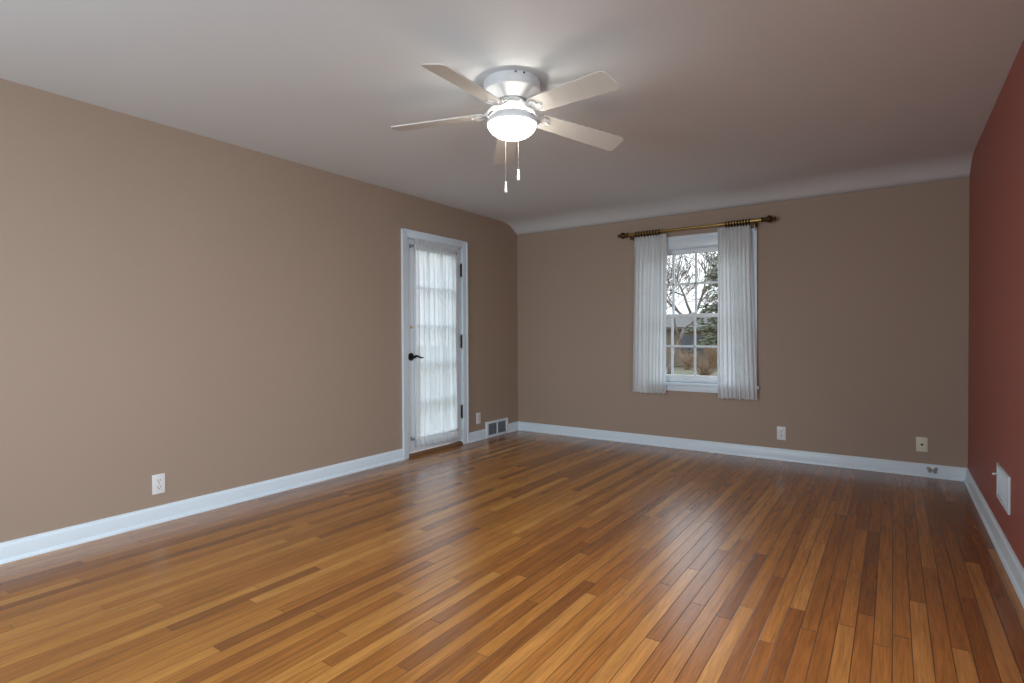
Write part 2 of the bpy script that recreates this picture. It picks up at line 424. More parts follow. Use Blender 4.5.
dx0, dx1 = XL - 0.050, XL - 0.006
DY0, DY1, DZ0, DZ1 = 3.618, 4.388, 0.046, 2.034
GY0, GY1, GZ0, GZ1 = 3.735, 4.300, 0.175, 1.955
MZ = (0.514, 0.878, 1.224, 1.590); MY = (3.923, 4.112)
def door_leaf():
    mb = MB()
    mb.box((dx0, DY0, DZ0), (dx1, GY0, DZ1), 0.002); mb.box((dx0, GY1, DZ0), (dx1, DY1, DZ1), 0.002)
    mb.box((dx0, GY0, DZ0), (dx1, GY1, GZ0), 0.001); mb.box((dx0, GY0, GZ1), (dx1, GY1, DZ1), 0.001)
    for z in MZ: mb.box((dx0 + 0.006, GY0, z - 0.012), (dx1 - 0.006, GY1, z + 0.012), 0.003)
    for y in MY: mb.box((dx0 + 0.006, y - 0.011, GZ0), (dx1 - 0.006, y + 0.011, GZ1), 0.003)
    # glazing bead
    for (a, b, c, d) in ((GY0, GY0 + 0.01, GZ0, GZ1), (GY1 - 0.01, GY1, GZ0, GZ1), (GY0, GY1, GZ0, GZ0 + 0.01), (GY0, GY1, GZ1 - 0.01, GZ1)):
        mb.box((dx0 + 0.008, a, c), (dx1 - 0.004, b, d), 0.002)
    return mb
door = struct(door_leaf().build('door_1', M['door'], auto=True), 'white fifteen-pane glazed door with black lever handle', 'door')
xm = (dx0 + dx1) / 2
MB().box((xm - 0.002, GY0 + 0.002, GZ0 + 0.002), (xm + 0.002, GY1 - 0.002, GZ1 - 0.002)).build('door_glass', M['glass'], door)
# lever handle: rose, neck and curved lever
hb = MB()
rot = Matrix.Translation((dx1, 3.666, 0.937)) @ Matrix.Rotation(PI / 2, 4, 'Y')
hb.lathe([(0.0, 0.0), (0.037, 0.0), (0.037, 0.005), (0.034, 0.009), (0.020, 0.012), (0.0125, 0.015), (0.011, 0.030), (0.0125, 0.045), (0.0125, 0.056), (0.0, 0.058)], 32, rot)
lv = [(dx1 + 0.049, 3.664 + 0.112 * t, 0.937 + 0.008 * math.sin(t * 2 * PI * 0.9) - 0.004 * t) for t in [i / 14 for i in range(15)]]
hb.tube(lv, [0.0115 - 0.0055 * (i / 14) for i in range(15)], 10)
h_ = hb.build('door_handle', M['bronze'], door, auto=True); h_['label'] = 'black curved lever handle on a round rose'
db = MB(); rot = Matrix.Translation((dx1, 3.668, 1.213)) @ Matrix.Rotation(PI / 2, 4, 'Y')
db.lathe([(0, 0), (0.013, 0), (0.013, 0.004), (0.010, 0.007), (0.0, 0.008)], 24, rot)
db.box((dx1 + 0.006, 3.664, 1.203), (dx1 + 0.020, 3.672, 1.223), 0.002)
d_ = db.build('thumb_latch', M['palebrass'], door, auto=True); d_['label'] = 'small brass thumb latch'
for z in (0.342, 1.071, 1.810):
    g = MB(); yh = 4.390
    g.tube([(XL + 0.003, yh, z - 0.066 + 0.133 * i / 5) for i in range(6)], 0.0075, 12)
    for i in range(1, 5): g.tube([(XL + 0.003, yh, z - 0.066 + 0.0265 * i - 0.0012), (XL + 0.003, yh, z - 0.066 + 0.0265 * i + 0.0012)], 0.0082, 12)
    g.sphere((XL + 0.003, yh, z + 0.068), 0.006, 10); g.sphere((XL + 0.003, yh, z - 0.068), 0.006, 10)
    g.box((dx1 - 0.001, yh - 0.009, z - 0.062), (dx1 + 0.0015, yh, z + 0.062))
    q = g.build('hinge', M['bronze'], door, auto=True); q['label'] = 'dark metal butt hinge'

# sheer door curtain gathered on two rods
rnd = random.Random(5)
def fold_wave(n, seed, jitter=0.4):
    """returns f(s) in [-1,1] with n irregular folds over s in 0..1"""
    r = random.Random(seed); w_ = [1 + jitter * r.uniform(-1, 1) for _ in range(n)]; tot = sum(w_); cum = [0]
    for x in w_: cum.append(cum[-1] + x / tot)
    amp = [r.uniform(0.55, 1.0) for _ in range(n)]
    def f(s):
        for k in range(n):
            if s <= cum[k + 1] or k == n - 1:
                t = (s - cum[k]) / (cum[k + 1] - cum[k]); return amp[k] * math.cos(2 * PI * t)
    return f
def sheet(fn, nu, nv):
    """grid surface fn(s,t) -> point"""
    bm = bmesh.new(); G = [[bm.verts.new(fn(i / nu, j / nv)) for i in range(nu + 1)] for j in range(nv + 1)]
    for j in range(nv):
        for i in range(nu): bm.faces.new((G[j][i], G[j][i + 1], G[j + 1][i + 1], G[j + 1][i]))
    mb = MB(); mb.bm.free(); mb.bm = bm; return mb
CX = XL + 0.022
big = fold_wave(14, 3, 0.35); small = fold_wave(37, 4); head = fold_wave(32, 8)
RT, RB = 1.968, 0.172                      # rod heights
def door_sheer(s, t):
    ztop, zbot = 2.036, 0.094
    z = zbot + (ztop - zbot) * t
    zone = 0.0
    if z > RT: zone = (z - RT) / (ztop - RT)
    if z < RB: zone = (RB - z) / (RB - zbot)
    dtop = min(1, abs(z - RT) / 0.25); dbot = min(1, abs(z - RB) / 0.25); mid = min(dtop, dbot)
    pinch = max(0.0, 1 - min(abs(z - RT), abs(z - RB)) / 0.012)
    y = 3.672 + 0.598 * s - 0.022 * math.sin(PI * min(1, max(0, (z - RB) / (RT - RB)))) * (s > 0.5) * (2 * s - 1)
    fo = 2 * PI * 10 * (s + 0.022 * math.sin(8 * s + 0.6) + 0.010 * math.sin(27 * s)) + 0.22 * z
    y += 0.0175 * math.sin(fo) * (0.12 + 0.88 * mid)
    wv = math.cos(fo) * 0.011 * (0.25 + 0.75 * mid) + small(s) * 0.0015 + head(s) * 0.011 * (0.25 + zone) * (1 - mid)
    if zone: z += 0.009 * head((s * 0.97 + 0.01)) * zone
    return Vector((CX + wv + 0.012 * (1 - pinch * 0.3) + 0.008 * math.sin(PI * zone * 0.8), y, z))
cur = sheet(door_sheer, 330, 90).build('door_curtain', M['sheer'], smooth=True, recalc=False)
tag(cur, 'sheer white curtain gathered top and bottom over the glazed door', 'curtain')
for nm, z, lab in (('sash_rod', RT, 'thin white sash rod at the top of the door curtain'), ('sash_rod', RB, 'thin white sash rod at the bottom of the door curtain')):
    t = thing(nm, lab, 'curtain rod', (CX + 0.012, 3.970, z), 'sash rods on the glazed door')
    MB().tube([(0, -0.302 + 0.604 * i / 4, 0) for i in range(5)], 0.004, 10).build('rod', M['plastic'], t, smooth=True)
    for s in (-1, 1):
        b = MB(); b.box((dx1 - CX - 0.012, s * 0.306 - 0.007, -0.012), (0.004, s * 0.306 + 0.007, 0.010), 0.002)
        b.box((dx1 - CX - 0.012, s * 0.306 - 0.009, -0.020), (dx1 - CX - 0.010 + 0.002, s * 0.306 + 0.009, 0.018), 0.001)
        k = b.build('bracket', M['grille'], t, auto=True); k['label'] = 'small grey metal bracket'

# ------------------------------------------------------------------ window on the far wall
WX0, WX1, WZ0, WZ1 = WIN
def window_trim():
    mb = MB()
    y = YB
    # head and side casings with a moulded outer band
    x0, x1, zt = -2.195, -1.030, 2.100
    for (a, b, c, d) in ((x0, WX0 + 0.008, 0.657, zt), (WX1 - 0.008, x1, 0.657, zt), (WX0 + 0.008, WX1 - 0.008, WZ1 - 0.008, zt)):
        mb.box((a, y - 0.018, c), (b, y, d), 0.002)
    mb.box((x0 - 0.004, y - 0.028, 0.66), (x0 + 0.016, y, zt + 0.004), 0.003); mb.box((x1 - 0.016, y - 0.028, 0.66), (x1 + 0.004, y, zt + 0.004), 0.003)
    mb.box((x0 - 0.004, y - 0.028, zt - 0.016), (x1 + 0.004, y, zt + 0.006), 0.003)
    mb.box((x0 + 0.03, y - 0.023, zt - 0.045), (x1 - 0.03, y, zt - 0.036), 0.002)
    # stool and apron
    mb.box((x0 - 0.004, y - 0.055, 0.632), (x1 + 0.025, y + 0.10, 0.657), 0.006)
    mb.box((x0, y - 0.018, 0.572), (x1, y, 0.632), 0.003)
    # jamb liner
    mb.box((WX0, y - 0.002, WZ0), (WX0 + 0.014, y + WT, WZ1)); mb.box((WX1 - 0.014, y - 0.002, WZ0), (WX1, y + WT, WZ1))
    mb.box((WX0, y - 0.002, WZ1 - 0.014), (WX1, y + WT, WZ1)); mb.box((WX0, y + 0.06, WZ0), (WX1, y + WT + 0.03, WZ0 + 0.012))
    return mb
struct(window_trim().build('trim_3', M['trim'], auto=True), 'white casing, sill and apron around the window', 'trim')
def sash(x0, x1, z0, z1, y0, y1, rail_b, rail_t, stile, cols, rows):
    mb = MB()
    mb.box((x0, y0, z0), (x0 + stile, y1, z1), 0.002); mb.box((x1 - stile, y0, z0), (x1, y1, z1), 0.002)
    mb.box((x0 + stile, y0, z0), (x1 - stile, y1, z0 + rail_b), 0.002); mb.box((x0 + stile, y0, z1 - rail_t), (x1 - stile, y1, z1), 0.002)
    gx0, gx1, gz0, gz1 = x0 + stile, x1 - stile, z0 + rail_b, z1 - rail_t
    for i in range(1, cols):
        x = gx0 + (gx1 - gx0) * i / cols; mb.box((x - 0.010, y0 + 0.006, gz0), (x + 0.010, y1 - 0.006, gz1), 0.003)
    for j in range(1, rows):
        z = gz0 + (gz1 - gz0) * j / rows; mb.box((gx0, y0 + 0.006, z - 0.010), (gx1, y1 - 0.006, z + 0.010), 0.003)
    return mb, (gx0, gx1, gz0, gz1)
win = struct(thing('window_1', 'double-hung window of sixteen small panes', 'window', (0, 0, 0)))
for nm, z0, z1, ya, yb, rb, rt in (('lower_sash', 0.662, 1.335, YB + 0.045, YB + 0.080, 0.066, 0.034), ('upper_sash', 1.306, 1.986, YB + 0.084, YB + 0.119, 0.034, 0.044)):
    mb, g = sash(WX0 + 0.014, WX1 - 0.014, z0, z1, ya, yb, rb, rt, 0.040, 4, 2)
    so = mb.build(nm, M['vinyl'], win, auto=True)
    ym = (ya + yb) / 2
    MB().box((g[0] - 0.004, ym - 0.002, g[2] - 0.004), (g[1] + 0.004, ym + 0.002, g[3] + 0.004)).build('glass', M['glass'], so)
lk = MB(); lk.box((-1.665, YB + 0.046, 1.335), (-1.595, YB + 0.078, 1.343), 0.002); lk.lathe([(0.016, 1.343), (0.016, 1.352), (0.0, 1.354)], 16, Matrix.Translation((-1.63, YB + 0.062, 0))); lk.box((-1.63, YB + 0.040, 1.346), (-1.585, YB + 0.054, 1.352), 0.002)
lk.build('sash_lock', M['vinyl'], win, auto=True)

# brass traverse rod with rings, finials and brackets
RY = YB - 0.090; RZ = 2.160
rod = thing('curtain_rod', 'antique brass curtain rod with rings and ball finials over the window', 'curtain rod', (-1.610, RY, RZ))
def rx(x): return x + 1.610
for xa, xb in ((-2.245, -1.87), (-1.36, -0.972)):
    MB().tube([(rx(xa), 0, 0), (rx((xa + xb) / 2), 0, 0), (rx(xb), 0, 0)], 0.0165, 20).build('outer_tube', M['brass'], rod, auto=True)
MB().tube([(rx(-1.88), 0, 0), (rx(-1.6), 0, 0), (rx(-1.35), 0, 0)], 0.0125, 20).build('inner_tube', M['brass'], rod, auto=True)
for s, x in ((-1, -2.245), (1, -0.972)):
    mt = Matrix.Translation((rx(x), 0, 0)) @ Matrix.Rotation(s * PI / 2, 4, 'Y')
    MB().lathe([(0.0165, -0.004), (0.024, 0.0), (0.024, 0.006), (0.015, 0.010), (0.014, 0.017), (0.020, 0.021), (0.020, 0.026), (0.015, 0.030), (0.024, 0.040), (0.032, 0.054), (0.033, 0.064),
                (0.027, 0.078), (0.015, 0.088), (0.011, 0.092), (0.016, 0.097), (0.018, 0.104), (0.014, 0.111), (0.0, 0.116)], 28, mt).build('finial', M['darkbrass'], rod, smooth=True)['label'] = 'dark turned ball finial'
for x in (-2.215, -1.035):
    b = MB(); b.box((rx(x) - 0.012, -0.010, -0.055), (rx(x) + 0.012, 0.010, -0.014), 0.004)
    b.tube([(rx(x), 0.0, -0.040), (rx(x), 0.045, -0.034), (rx(x), 0.086, -0.026)], 0.008, 12)
    b.box((rx(x) - 0.010, 0.080, -0.050), (rx(x) + 0.010, 0.0895, -0.004), 0.003)
    b.build('bracket', M['darkbrass'], rod, auto=True)
def ring_mesh():
    g = MB(); n = 28
    g.tube([(0, 0.0255 * math.cos(2 * PI * i / n), 0.0255 * math.sin(2 * PI * i / n) - 0.006) for i in range(n)], 0.0058, 8, closed=True)
    g.tube([(0, 0.006 * math.cos(2 * PI * i / 12), 0.006 * math.sin(2 * PI * i / 12) - 0.037) for i in range(12)], 0.0016, 6, closed=True)
    return g
r0 = None
for a, b in ((-2.158, -1.918), (-1.280, -1.078)):
    for i in range(9):
        if r0 is None: r0 = ring_mesh().build('curtain_ring', M['darkbrass'], rod, smooth=True); q = r0
        else: q = r0.copy(); COL.objects.link(q); q.parent = rod
        q.location = (rx(a + (b - a) * i / 8), 0, 0)

def drape(name, xt0, xt1, xb0, xb1, zt, zb, folds, seed, label):
    wv = fold_wave(folds, seed, 0.5); w2 = fold_wave(folds * 3, seed + 1, 0.5); r = random.Random(seed)
    ph = r.uniform(0, 6)
    def fn(s, t):
        z = zb + (zt - zb) * t
        d = zt - z
        k = min(1.0, max(0.0, (d - 0.02) / 0.30)); k = k * k * (3 - 2 * k)
        x = (xb0 + (xt0 - xb0) * t) * (1 - s) + (xb1 + (xt1 - xb1) * t) * s
        ss = min(1, max(0, s + 0.012 * math.sin(2.3 * z + ph + 5 * s) * k))
        amp = 0.010 + 0.015 * k
        pin = math.exp(-((d - 0.085) / 0.03) ** 2)        # pinched pleats of the heading
        y = RY + 0.004 + wv(ss) * amp * (1 - 0.25 * pin) + w2(ss) * (0.0025 + 0.0065 * (1 - k)) - 0.006 * pin * wv(ss)
        x += 0.006 * k * math.sin(2 * PI * folds * s)
        z += 0.004 * wv(ss) * (1 - t)
        return Vector((x, y, z))
    o = sheet(fn, folds * 26, 70).build(name, M['drape'], smooth=True, recalc=False)
    return tag(o, label, 'curtain', 'pleated window curtains')
drape('window_curtain', -2.184, -1.850, -2.216, -1.864, 2.132, 0.545, 9, 11, 'white pleated curtain covering the left side of the window')
drape('window_curtain', -1.362, -1.074, -1.360, -1.016, 2.130, 0.534, 9, 21, 'white pleated curtain covering the right side of the window')

# ------------------------------------------------------------------ ceiling fan
FX, FY = -1.628, 2.3525
fan = thing('ceiling_fan', 'white five-blade hugger ceiling fan with a lit glass bowl', 'ceiling fan', (FX, FY, H))
mb = MB(); mb.lathe([(0.0, 0.0), (0.1465, 0.0), (0.1475, -0.004), (0.1475, -0.050), (0.146, -0.055), (0.141, -0.058), (0.138, -0.059), (0.110, -0.080), (0.092, -0.094), (0.086, -0.099), (0.084, -0.104), (0.080, -0.106), (0.05, -0.106), (0, -0.106)], 64)
can = mb.build('motor_housing', M['fanwhite'], fan, auto=True)
sl = MB()
for i in range(40):
    a = 2 * PI * i / 40; sl.box((0.0840, -0.0030, -0.1035), (0.0870, 0.0030, -0.0985), mat=Matrix.Rotation(a, 4, 'Z'))
sl.build('cooling_slots', M['slot'], can)
to_cam = math.atan2(-FY, -FX)
for da, z in ((0.13, -0.007), (0.42, -0.008), (2.2, -0.008), (-1.7, -0.008)):
    a = to_cam + da; mt = Matrix.Rotation(a, 4, 'Z') @ Matrix.Translation((0.1470, 0, z)) @ Matrix.Rotation(PI / 2, 4, 'Y')
    sc = MB(); sc.lathe([(0, 0), (0.005, 0), (0.005, 0.003), (0.003, 0.005), (0, 0.0055)], 12, mt)
    s_ = sc.build('screw', M['slot'], can, smooth=True); s_['label'] = 'small dark mounting screw'
mb = MB(); mb.lathe([(0.0, -0.106), (0.074, -0.106), (0.076, -0.110), (0.076, -0.122), (0.071, -0.127), (0.030, -0.128), (0.020, -0.131), (0.018, -0.180), (0.0, -0.180)], 40)
mb.build('rotor_hub', M['fanwhite'], fan, auto=True)
# five blades, the rotor plane hanging a little out of level
TA, TB, PIT, R, DROOP = -0.0212, -0.0424, -0.22604, 0.657, 0.080
ZB = 2.2387 - H + DROOP * R
PH = -1.50162
def blade_mesh():
    mb = MB(); bm = mb.bm
    pts = []
    x0, x1, w0, w1 = 0.152, R, 0.056, 0.0675
    rc = 0.024
    def corner(cx, cy, a0, a1, r, n=7): return [(cx + r * math.cos(a0 + (a1 - a0) * i / n), cy + r * math.sin(a0 + (a1 - a0) * i / n)) for i in range(n + 1)]
    pts += corner(x1 - rc, -w1 + rc, -PI / 2, 0, rc); pts += corner(x1 - rc, w1 - rc, 0, PI / 2, rc)
    pts += corner(x0 + 0.03, w0 - 0.03, PI / 2, PI, 0.03); pts += corner(x0 + 0.03, -w0 + 0.03, PI, 1.5 * PI, 0.03)
    mb.prism(pts, 'z', -0.003, 0.003)
    return mb
def iron_mesh():
    # forked scroll arm from the hub down to a screwed plate under the blade
    mb = MB()
    for s in (-1, 1):
        P = [(0.070, s * 0.010, 0.040), (0.084, s * 0.020, 0.037), (0.098, s * 0.030, 0.028), (0.112, s * 0.033, 0.016), (0.126, s * 0.028, 0.004), (0.142, s * 0.020, -0.004), (0.160, s * 0.020, -0.006), (0.180, s * 0.028, -0.0065)]
        mb.tube(P, [0.0070, 0.0065, 0.006, 0.006, 0.006, 0.0065, 0.0065, 0.006], 10)
        mb.tube([(0.086 + 0.016 * t, s * (0.016 - 0.010 * math.sin(PI * t)), 0.036 - 0.012 * t) for t in [i / 8 for i in range(9)]], 0.0045, 8)
    plate = [(0.132, -0.016), (0.144, -0.032), (0.166, -0.046), (0.190, -0.044), (0.200, -0.030), (0.196, -0.014), (0.214, -0.011), (0.224, 0.0),
             (0.214, 0.011), (0.196, 0.014), (0.200, 0.030), (0.190, 0.044), (0.166, 0.046), (0.144, 0.032), (0.132, 0.016)]
    mb.prism(plate, 'z', -0.0080, -0.0032)
    for x, y in ((0.184, -0.032), (0.184, 0.032), (0.210, 0.0)): mb.lathe([(0.0062, -0.0080), (0.0055, -0.0107), (0, -0.0115)], 12, Matrix.Translation((x, y, 0)))
    return mb
b0 = blade_mesh(); i0 = iron_mesh(); proto = None
for k in range(5):
    a = PH + k * 2 * PI / 5
    e = Vector((math.cos(a), math.sin(a), TA * math.cos(a) + TB * math.sin(a) - DROOP))
    tt = Vector((-math.sin(a), math.cos(a), -TA * math.sin(a) + TB * math.cos(a)))
    e.normalize(); tt = (tt - e * e.dot(tt)).normalized(); n = e.cross(tt)
    t2 = tt * math.cos(PIT) + n * math.sin(PIT); n2 = e.cross(t2)
    mt = Matrix((( e.x, t2.x, n2.x, 0), (e.y, t2.y, n2.y, 0), (e.z, t2.z, n2.z, ZB), (0, 0, 0, 1)))
    if proto is None:
        bl = b0.build('blade', M['blade'], fan, auto=True); bi = i0.build('blade_iron', M['fanwhite'], bl, auto=True); proto = (bl, bi)
        bi.matrix_local = Matrix.Identity(4)
    else:
        bl = proto[0].copy(); COL.objects.link(bl); bl.parent = fan; bi = proto[1].copy(); COL.objects.link(bi); bi.parent = bl
    bl.matrix_local = mt
    bi.rotation_euler = (-PIT * 0.5, 0, 0)
# light kit: open pan, glass bowl, lamp
mb = MB(); mb.lathe([(0.076, -0.161), (0.081, -0.1595), (0.095, -0.164), (0.109, -0.172), (0.120, -0.182), (0.1275, -0.194), (0.1305, -0.205), (0.1305, -0.216), (0.126, -0.218), (0.122, -0.210), (0.112, -0.192), (0.098, -0.177), (0.084, -0.168), (0.078, -0.166), (0.076, -0.161)], 64)
for k in range(3):
    a = 2 * PI * k / 3; mb.tube([(0.016 * math.cos(a), 0.016 * math.sin(a), -0.172), (0.078 * math.cos(a), 0.078 * math.sin(a), -0.1635)], 0.004, 8)
mb.lathe([(0.0, -0.182), (0.098, -0.182), (0.098, -0.185), (0.0, -0.185)], 40)  # unseen disc added to keep the bowl's glow from shining upwards
mb.build('light_pan', M['fanwhite'], fan, auto=True)
mb = MB(); nb = 14
mb.lathe([(0.1245 * math.cos(PI / 2 * i / nb) if i < nb else 0.0, -0.214 - 0.071 * math.sin(PI / 2 * i / nb)) for i in range(nb + 1)], 56)
bw = mb.build('glass_bowl', M['bulbglow'], fan, smooth=True); bw['label'] = 'lit frosted glass bowl'
for px_, py_, z1, lab in ((-1.7055, 2.4030, 1.898, 'longer'), (-1.6510, 2.4435, 1.963, 'shorter')):
    x, y = px_ - FX, py_ - FY; zb = z1 - H
    ch = MB(); zt = -0.160
    ch.tube([(x * 0.4, y * 0.4, -0.165), (x * 0.8, y * 0.8, -0.162)], 0.004, 8)
    n = int((zt - zb - 0.058) / 0.0065)
    ch.tube([(x * 0.75, y * 0.75, -0.163), (x, y, -0.175), (x, y, -0.25), (x, y, zb + 0.055)], 0.0010, 6)
    for i in range(n): ch.sphere((x, y, zb + 0.056 + i * 0.0065), 0.0017, 6)
    c = ch.build('pull_chain', M['string'], fan, smooth=True); c['label'] = lab + ' pull chain'
    fo = MB(); fo.lathe([(0.0, 0.060), (0.004, 0.059), (0.0045, 0.052), (0.006, 0.030), (0.008, 0.010), (0.008, 0.004), (0.006, 0.0), (0, 0.0)], 20, Matrix.Translation((x, y, zb)))
    fo.build('pull_fob', M['plastic'], c, smooth=True)
for k in range(3):          # lamps whose light escapes upwards through the open top of the pan
    ld = bpy.data.lights.new('bulb', 'POINT'); ld.energy = 1.7; ld.color = (1.0, 0.93, 0.82); ld.shadow_soft_size = 0.014
    lo = bpy.data.objects.new('bulb', ld); COL.objects.link(lo); lo.parent = fan
    a = PH + PI / 5 + k * 4 * PI / 5; lo.location = (0.048 * math.cos(a), 0.048 * math.sin(a), -0.169)

# ------------------------------------------------------------------ outlets, plates and registers
def frame_on(axis, plane, sgn, u, z):
    """local +Z points out of the wall, +Y up"""
    if axis == 'x': nrm = Vector((sgn, 0, 0))
    else: nrm = Vector((0, sgn, 0))
    up = Vector((0, 0, 1)); rt = up.cross(nrm)
    loc = Vector((plane, u, z)) if axis == 'x' else Vector((u, plane, z))
    mt = Matrix.Identity(4)
    for i in range(3): mt[i][0] = rt[i]; mt[i][1] = up[i]; mt[i][2] = nrm[i]
    mt.translation = loc
    return mt
def outlet(mt, label, group):
    t = thing('electrical_outlet', label, 'outlet', group=group); t.matrix_world = mt
    MB().box((-0.036, -0.060, 0.0), (0.036, 0.060, 0.006), 0.0025).build('cover_plate', M['plastic'], t, auto=True)
    for s in (-1, 1):
        rc = MB(); pr = []
        for i in range(24):
            a = 2 * PI * i / 24; pr.append((max(-0.0165, min(0.0165, 0.0185 * math.cos(a))), s * 0.0205 + 0.0145 * math.sin(a)))
        rc.prism(pr, 'z', 0.0055, 0.0078)
        rr = rc.build('receptacle', M['plastic'], t, auto=True)
        so = MB(); cy = s * 0.0205
        so.box((-0.0085, cy - 0.001, 0.0070), (-0.0055, cy + 0.009, 0.0082)).box((0.0055, cy - 0.001, 0.0070), (0.0085, cy + 0.009, 0.0082))
        so.lathe([(0.0032, 0.007), (0.0032, 0.0082), (0, 0.0082)], 12, Matrix.Translation((0, cy - 0.0075, 0)))
        so.build('socket_slots', M['slot'], rr)
    MB().lathe([(0.0035, 0.006), (0.003, 0.0075), (0, 0.008)], 12).build('screw', M['screw'], t, smooth=True)
    return t
o1 = outlet(frame_on('x', XL, 1, 1.513, 0.236), 'white duplex outlet on the long tan wall left of the door', 'duplex outlets')
o2 = copy_tree(o1); o2.matrix_world = frame_on('x', XL, 1, 4.663, 0.237); o2['label'] = 'white duplex outlet between the door casing and the floor register'
o3 = copy_tree(o1); o3.matrix_world = frame_on('y', YB, -1, -0.826, 0.241); o3['label'] = 'white duplex outlet on the far wall right of the window'
# cable plate
t = thing('cable_plate', 'ivory cable wall plate on the far wall near the red wall', 'wall plate'); t.matrix_world = frame_on('y', YB, -1, 0.188, 0.252)
MB().box((-0.037, -0.0575, 0), (0.037, 0.0575, 0.006), 0.0025).build('cover_plate', M['ivory'], t, auto=True)
c = MB(); c.lathe([(0.009, 0.0055), (0.009, 0.009), (0.0065, 0.009), (0.0055, 0.010), (0.0055, 0.017), (0.002, 0.017), (0.002, 0.012), (0, 0.012)], 6)
c.build('coax_connector', M['bronze'], t)
for s in (-1, 1): MB().lathe([(0.0035, 0.006), (0.003, 0.0072), (0, 0.0075)], 12, Matrix.Translation((0, s * 0.042, 0))).build('screw', M['ivory'], t, smooth=True)
# tarnished metal jack on the baseboard
t = thing('baseboard_jack', 'small tarnished metal jack on the white baseboard below the ivory plate', 'jack'); t.matrix_world = frame_on('y', YB - 0.0152, -1, 0.250, 0.060)
MB().box((-0.034, -0.021, 0.0), (0.034, 0.024, 0.003), 0.001).build('plate', M['plastic'], t, auto=True)
j = MB()
for x, y, r in ((-0.022, 0.012, 0.013), (0.022, 0.013, 0.013), (-0.016, -0.010, 0.011), (0.020, -0.012, 0.012)):
    j.lathe([(r, 0.002), (r, 0.011), (r * 0.7, 0.012), (r * 0.6, 0.019), (r * 0.25, 0.019), (r * 0.25, 0.014), (0, 0.014)], 12, Matrix.Translation((x, y, 0)))
j.tube([(-0.018, 0.010, 0.010), (0.0, 0.0, 0.014), (0.018, -0.011, 0.010)], 0.005, 8)
j.build('terminals', paint('tarnished_metal', (0.36, 0.36, 0.33), 0.4, 0.3, 60, metal=0.8), t, auto=True)

# floor-level register in the left wall
t = thing('floor_register', 'white framed grey air register at floor level beside the door', 'air vent'); t.matrix_world = frame_on('x', XL, 1, 4.992, 0.0)
W2 = 0.204; f = MB()
f.box((-W2, 0.0, 0), (-W2 + 0.034, 0.178, 0.022), 0.004).box((W2 - 0.034, 0.0, 0), (W2, 0.178, 0.022), 0.004)
f.box((-W2 + 0.03, 0.152, 0), (W2 - 0.03, 0.178, 0.022), 0.004).box((-W2 + 0.03, 0.0, 0), (W2 - 0.03, 0.026, 0.022), 0.004)
f.box((-0.008, 0.02, 0), (0.008, 0.158, 0.019), 0.003)
f.build('frame', M['trim'], t, auto=True)
for a, b in ((-W2 + 0.034, -0.008), (0.008, W2 - 0.034)):
    g = MB(); g.box((a, 0.026, 0.0), (b, 0.152, 0.004))
    for i in range(10):
        z = 0.031 + i * 0.0127; g.box((a, z - 0.0018, 0.003), (b, z + 0.0040, 0.013), 0.0)
    for i in range(1, 5):
        x = a + (b - a) * i / 5; g.box((x - 0.0012, 0.026, 0.003), (x + 0.0012, 0.152, 0.0125))
    g.build('grille', M['grille'], t)
# register in the red wall
t = thing('wall_register', 'white metal register with a small damper lever on the red wall', 'air vent'); t.matrix_world = frame_on('x', XR, -1, 3.760, 0.340)
# seen from the room local +X points to the far wall
rtv = t.matrix_world.col[0]
far = 1 if rtv[1] > 0 else -1
f = MB(); hw, hh = 0.186, 0.093
f.box((-hw, -hh, 0), (-hw + 0.022, hh, 0.009), 0.002).box((hw - 0.022, -hh, 0), (hw, hh, 0.009), 0.002)
f.box((-hw + 0.018, hh - 0.020, 0), (hw - 0.018, hh, 0.009), 0.002).box((-hw + 0.018, -hh, 0), (hw - 0.018, -hh + 0.020, 0.009), 0.002)
f.build('frame', M['trim'], t, auto=True)
g = MB(); g.box((-hw + 0.02, -hh + 0.018, 0), (hw - 0.02, hh - 0.018, 0.004))
for i in range(22):
    x = -hw + 0.032 + i * (2 * hw - 0.064) / 21; g.box((x - 0.0045, -hh + 0.024, 0.0035), (x + 0.0045, hh - 0.024, 0.0065), 0.001)
g.build('louvre', M['trim'], t, auto=True)
l = MB(); lx = far * 0.150
l.tube([(lx, 0.040, 0.004), (lx, 0.038, 0.014), (lx, 0.035, 0.024)], 0.0045, 10); l.sphere((lx, 0.035, 0.025), 0.0065, 12)
l.build('damper_lever', M['plastic'], t, smooth=True)

# ------------------------------------------------------------------ outdoors, seen through the window
GZ = -0.80
g = sheet(lambda s, t: Vector((-70 + 110 * s, -30 + 120 * t, GZ + 0.10 * noise.noise(Vector((s * 18, t * 18, 0))))), 80, 80).build('lawn', M['lawn'], smooth=True)
struct(g, 'yellowed winter lawn outside the window', 'ground')
fnd = MB()
for (a, b) in (((XL - WT, YF - WT, GZ - 0.3), (XR + WT, YF, -0.12)), ((XL - WT, YB, GZ - 0.3), (XR + WT, YB + WT, -0.12)), ((XL - WT, YF, GZ - 0.3), (XL, YB, -0.12)), ((XR, YF, GZ - 0.3), (XR + WT, YB, -0.12))): fnd.box(a, b)
struct(fnd.build('foundation', M['exterior']), 'brick foundation below the room', 'foundation')

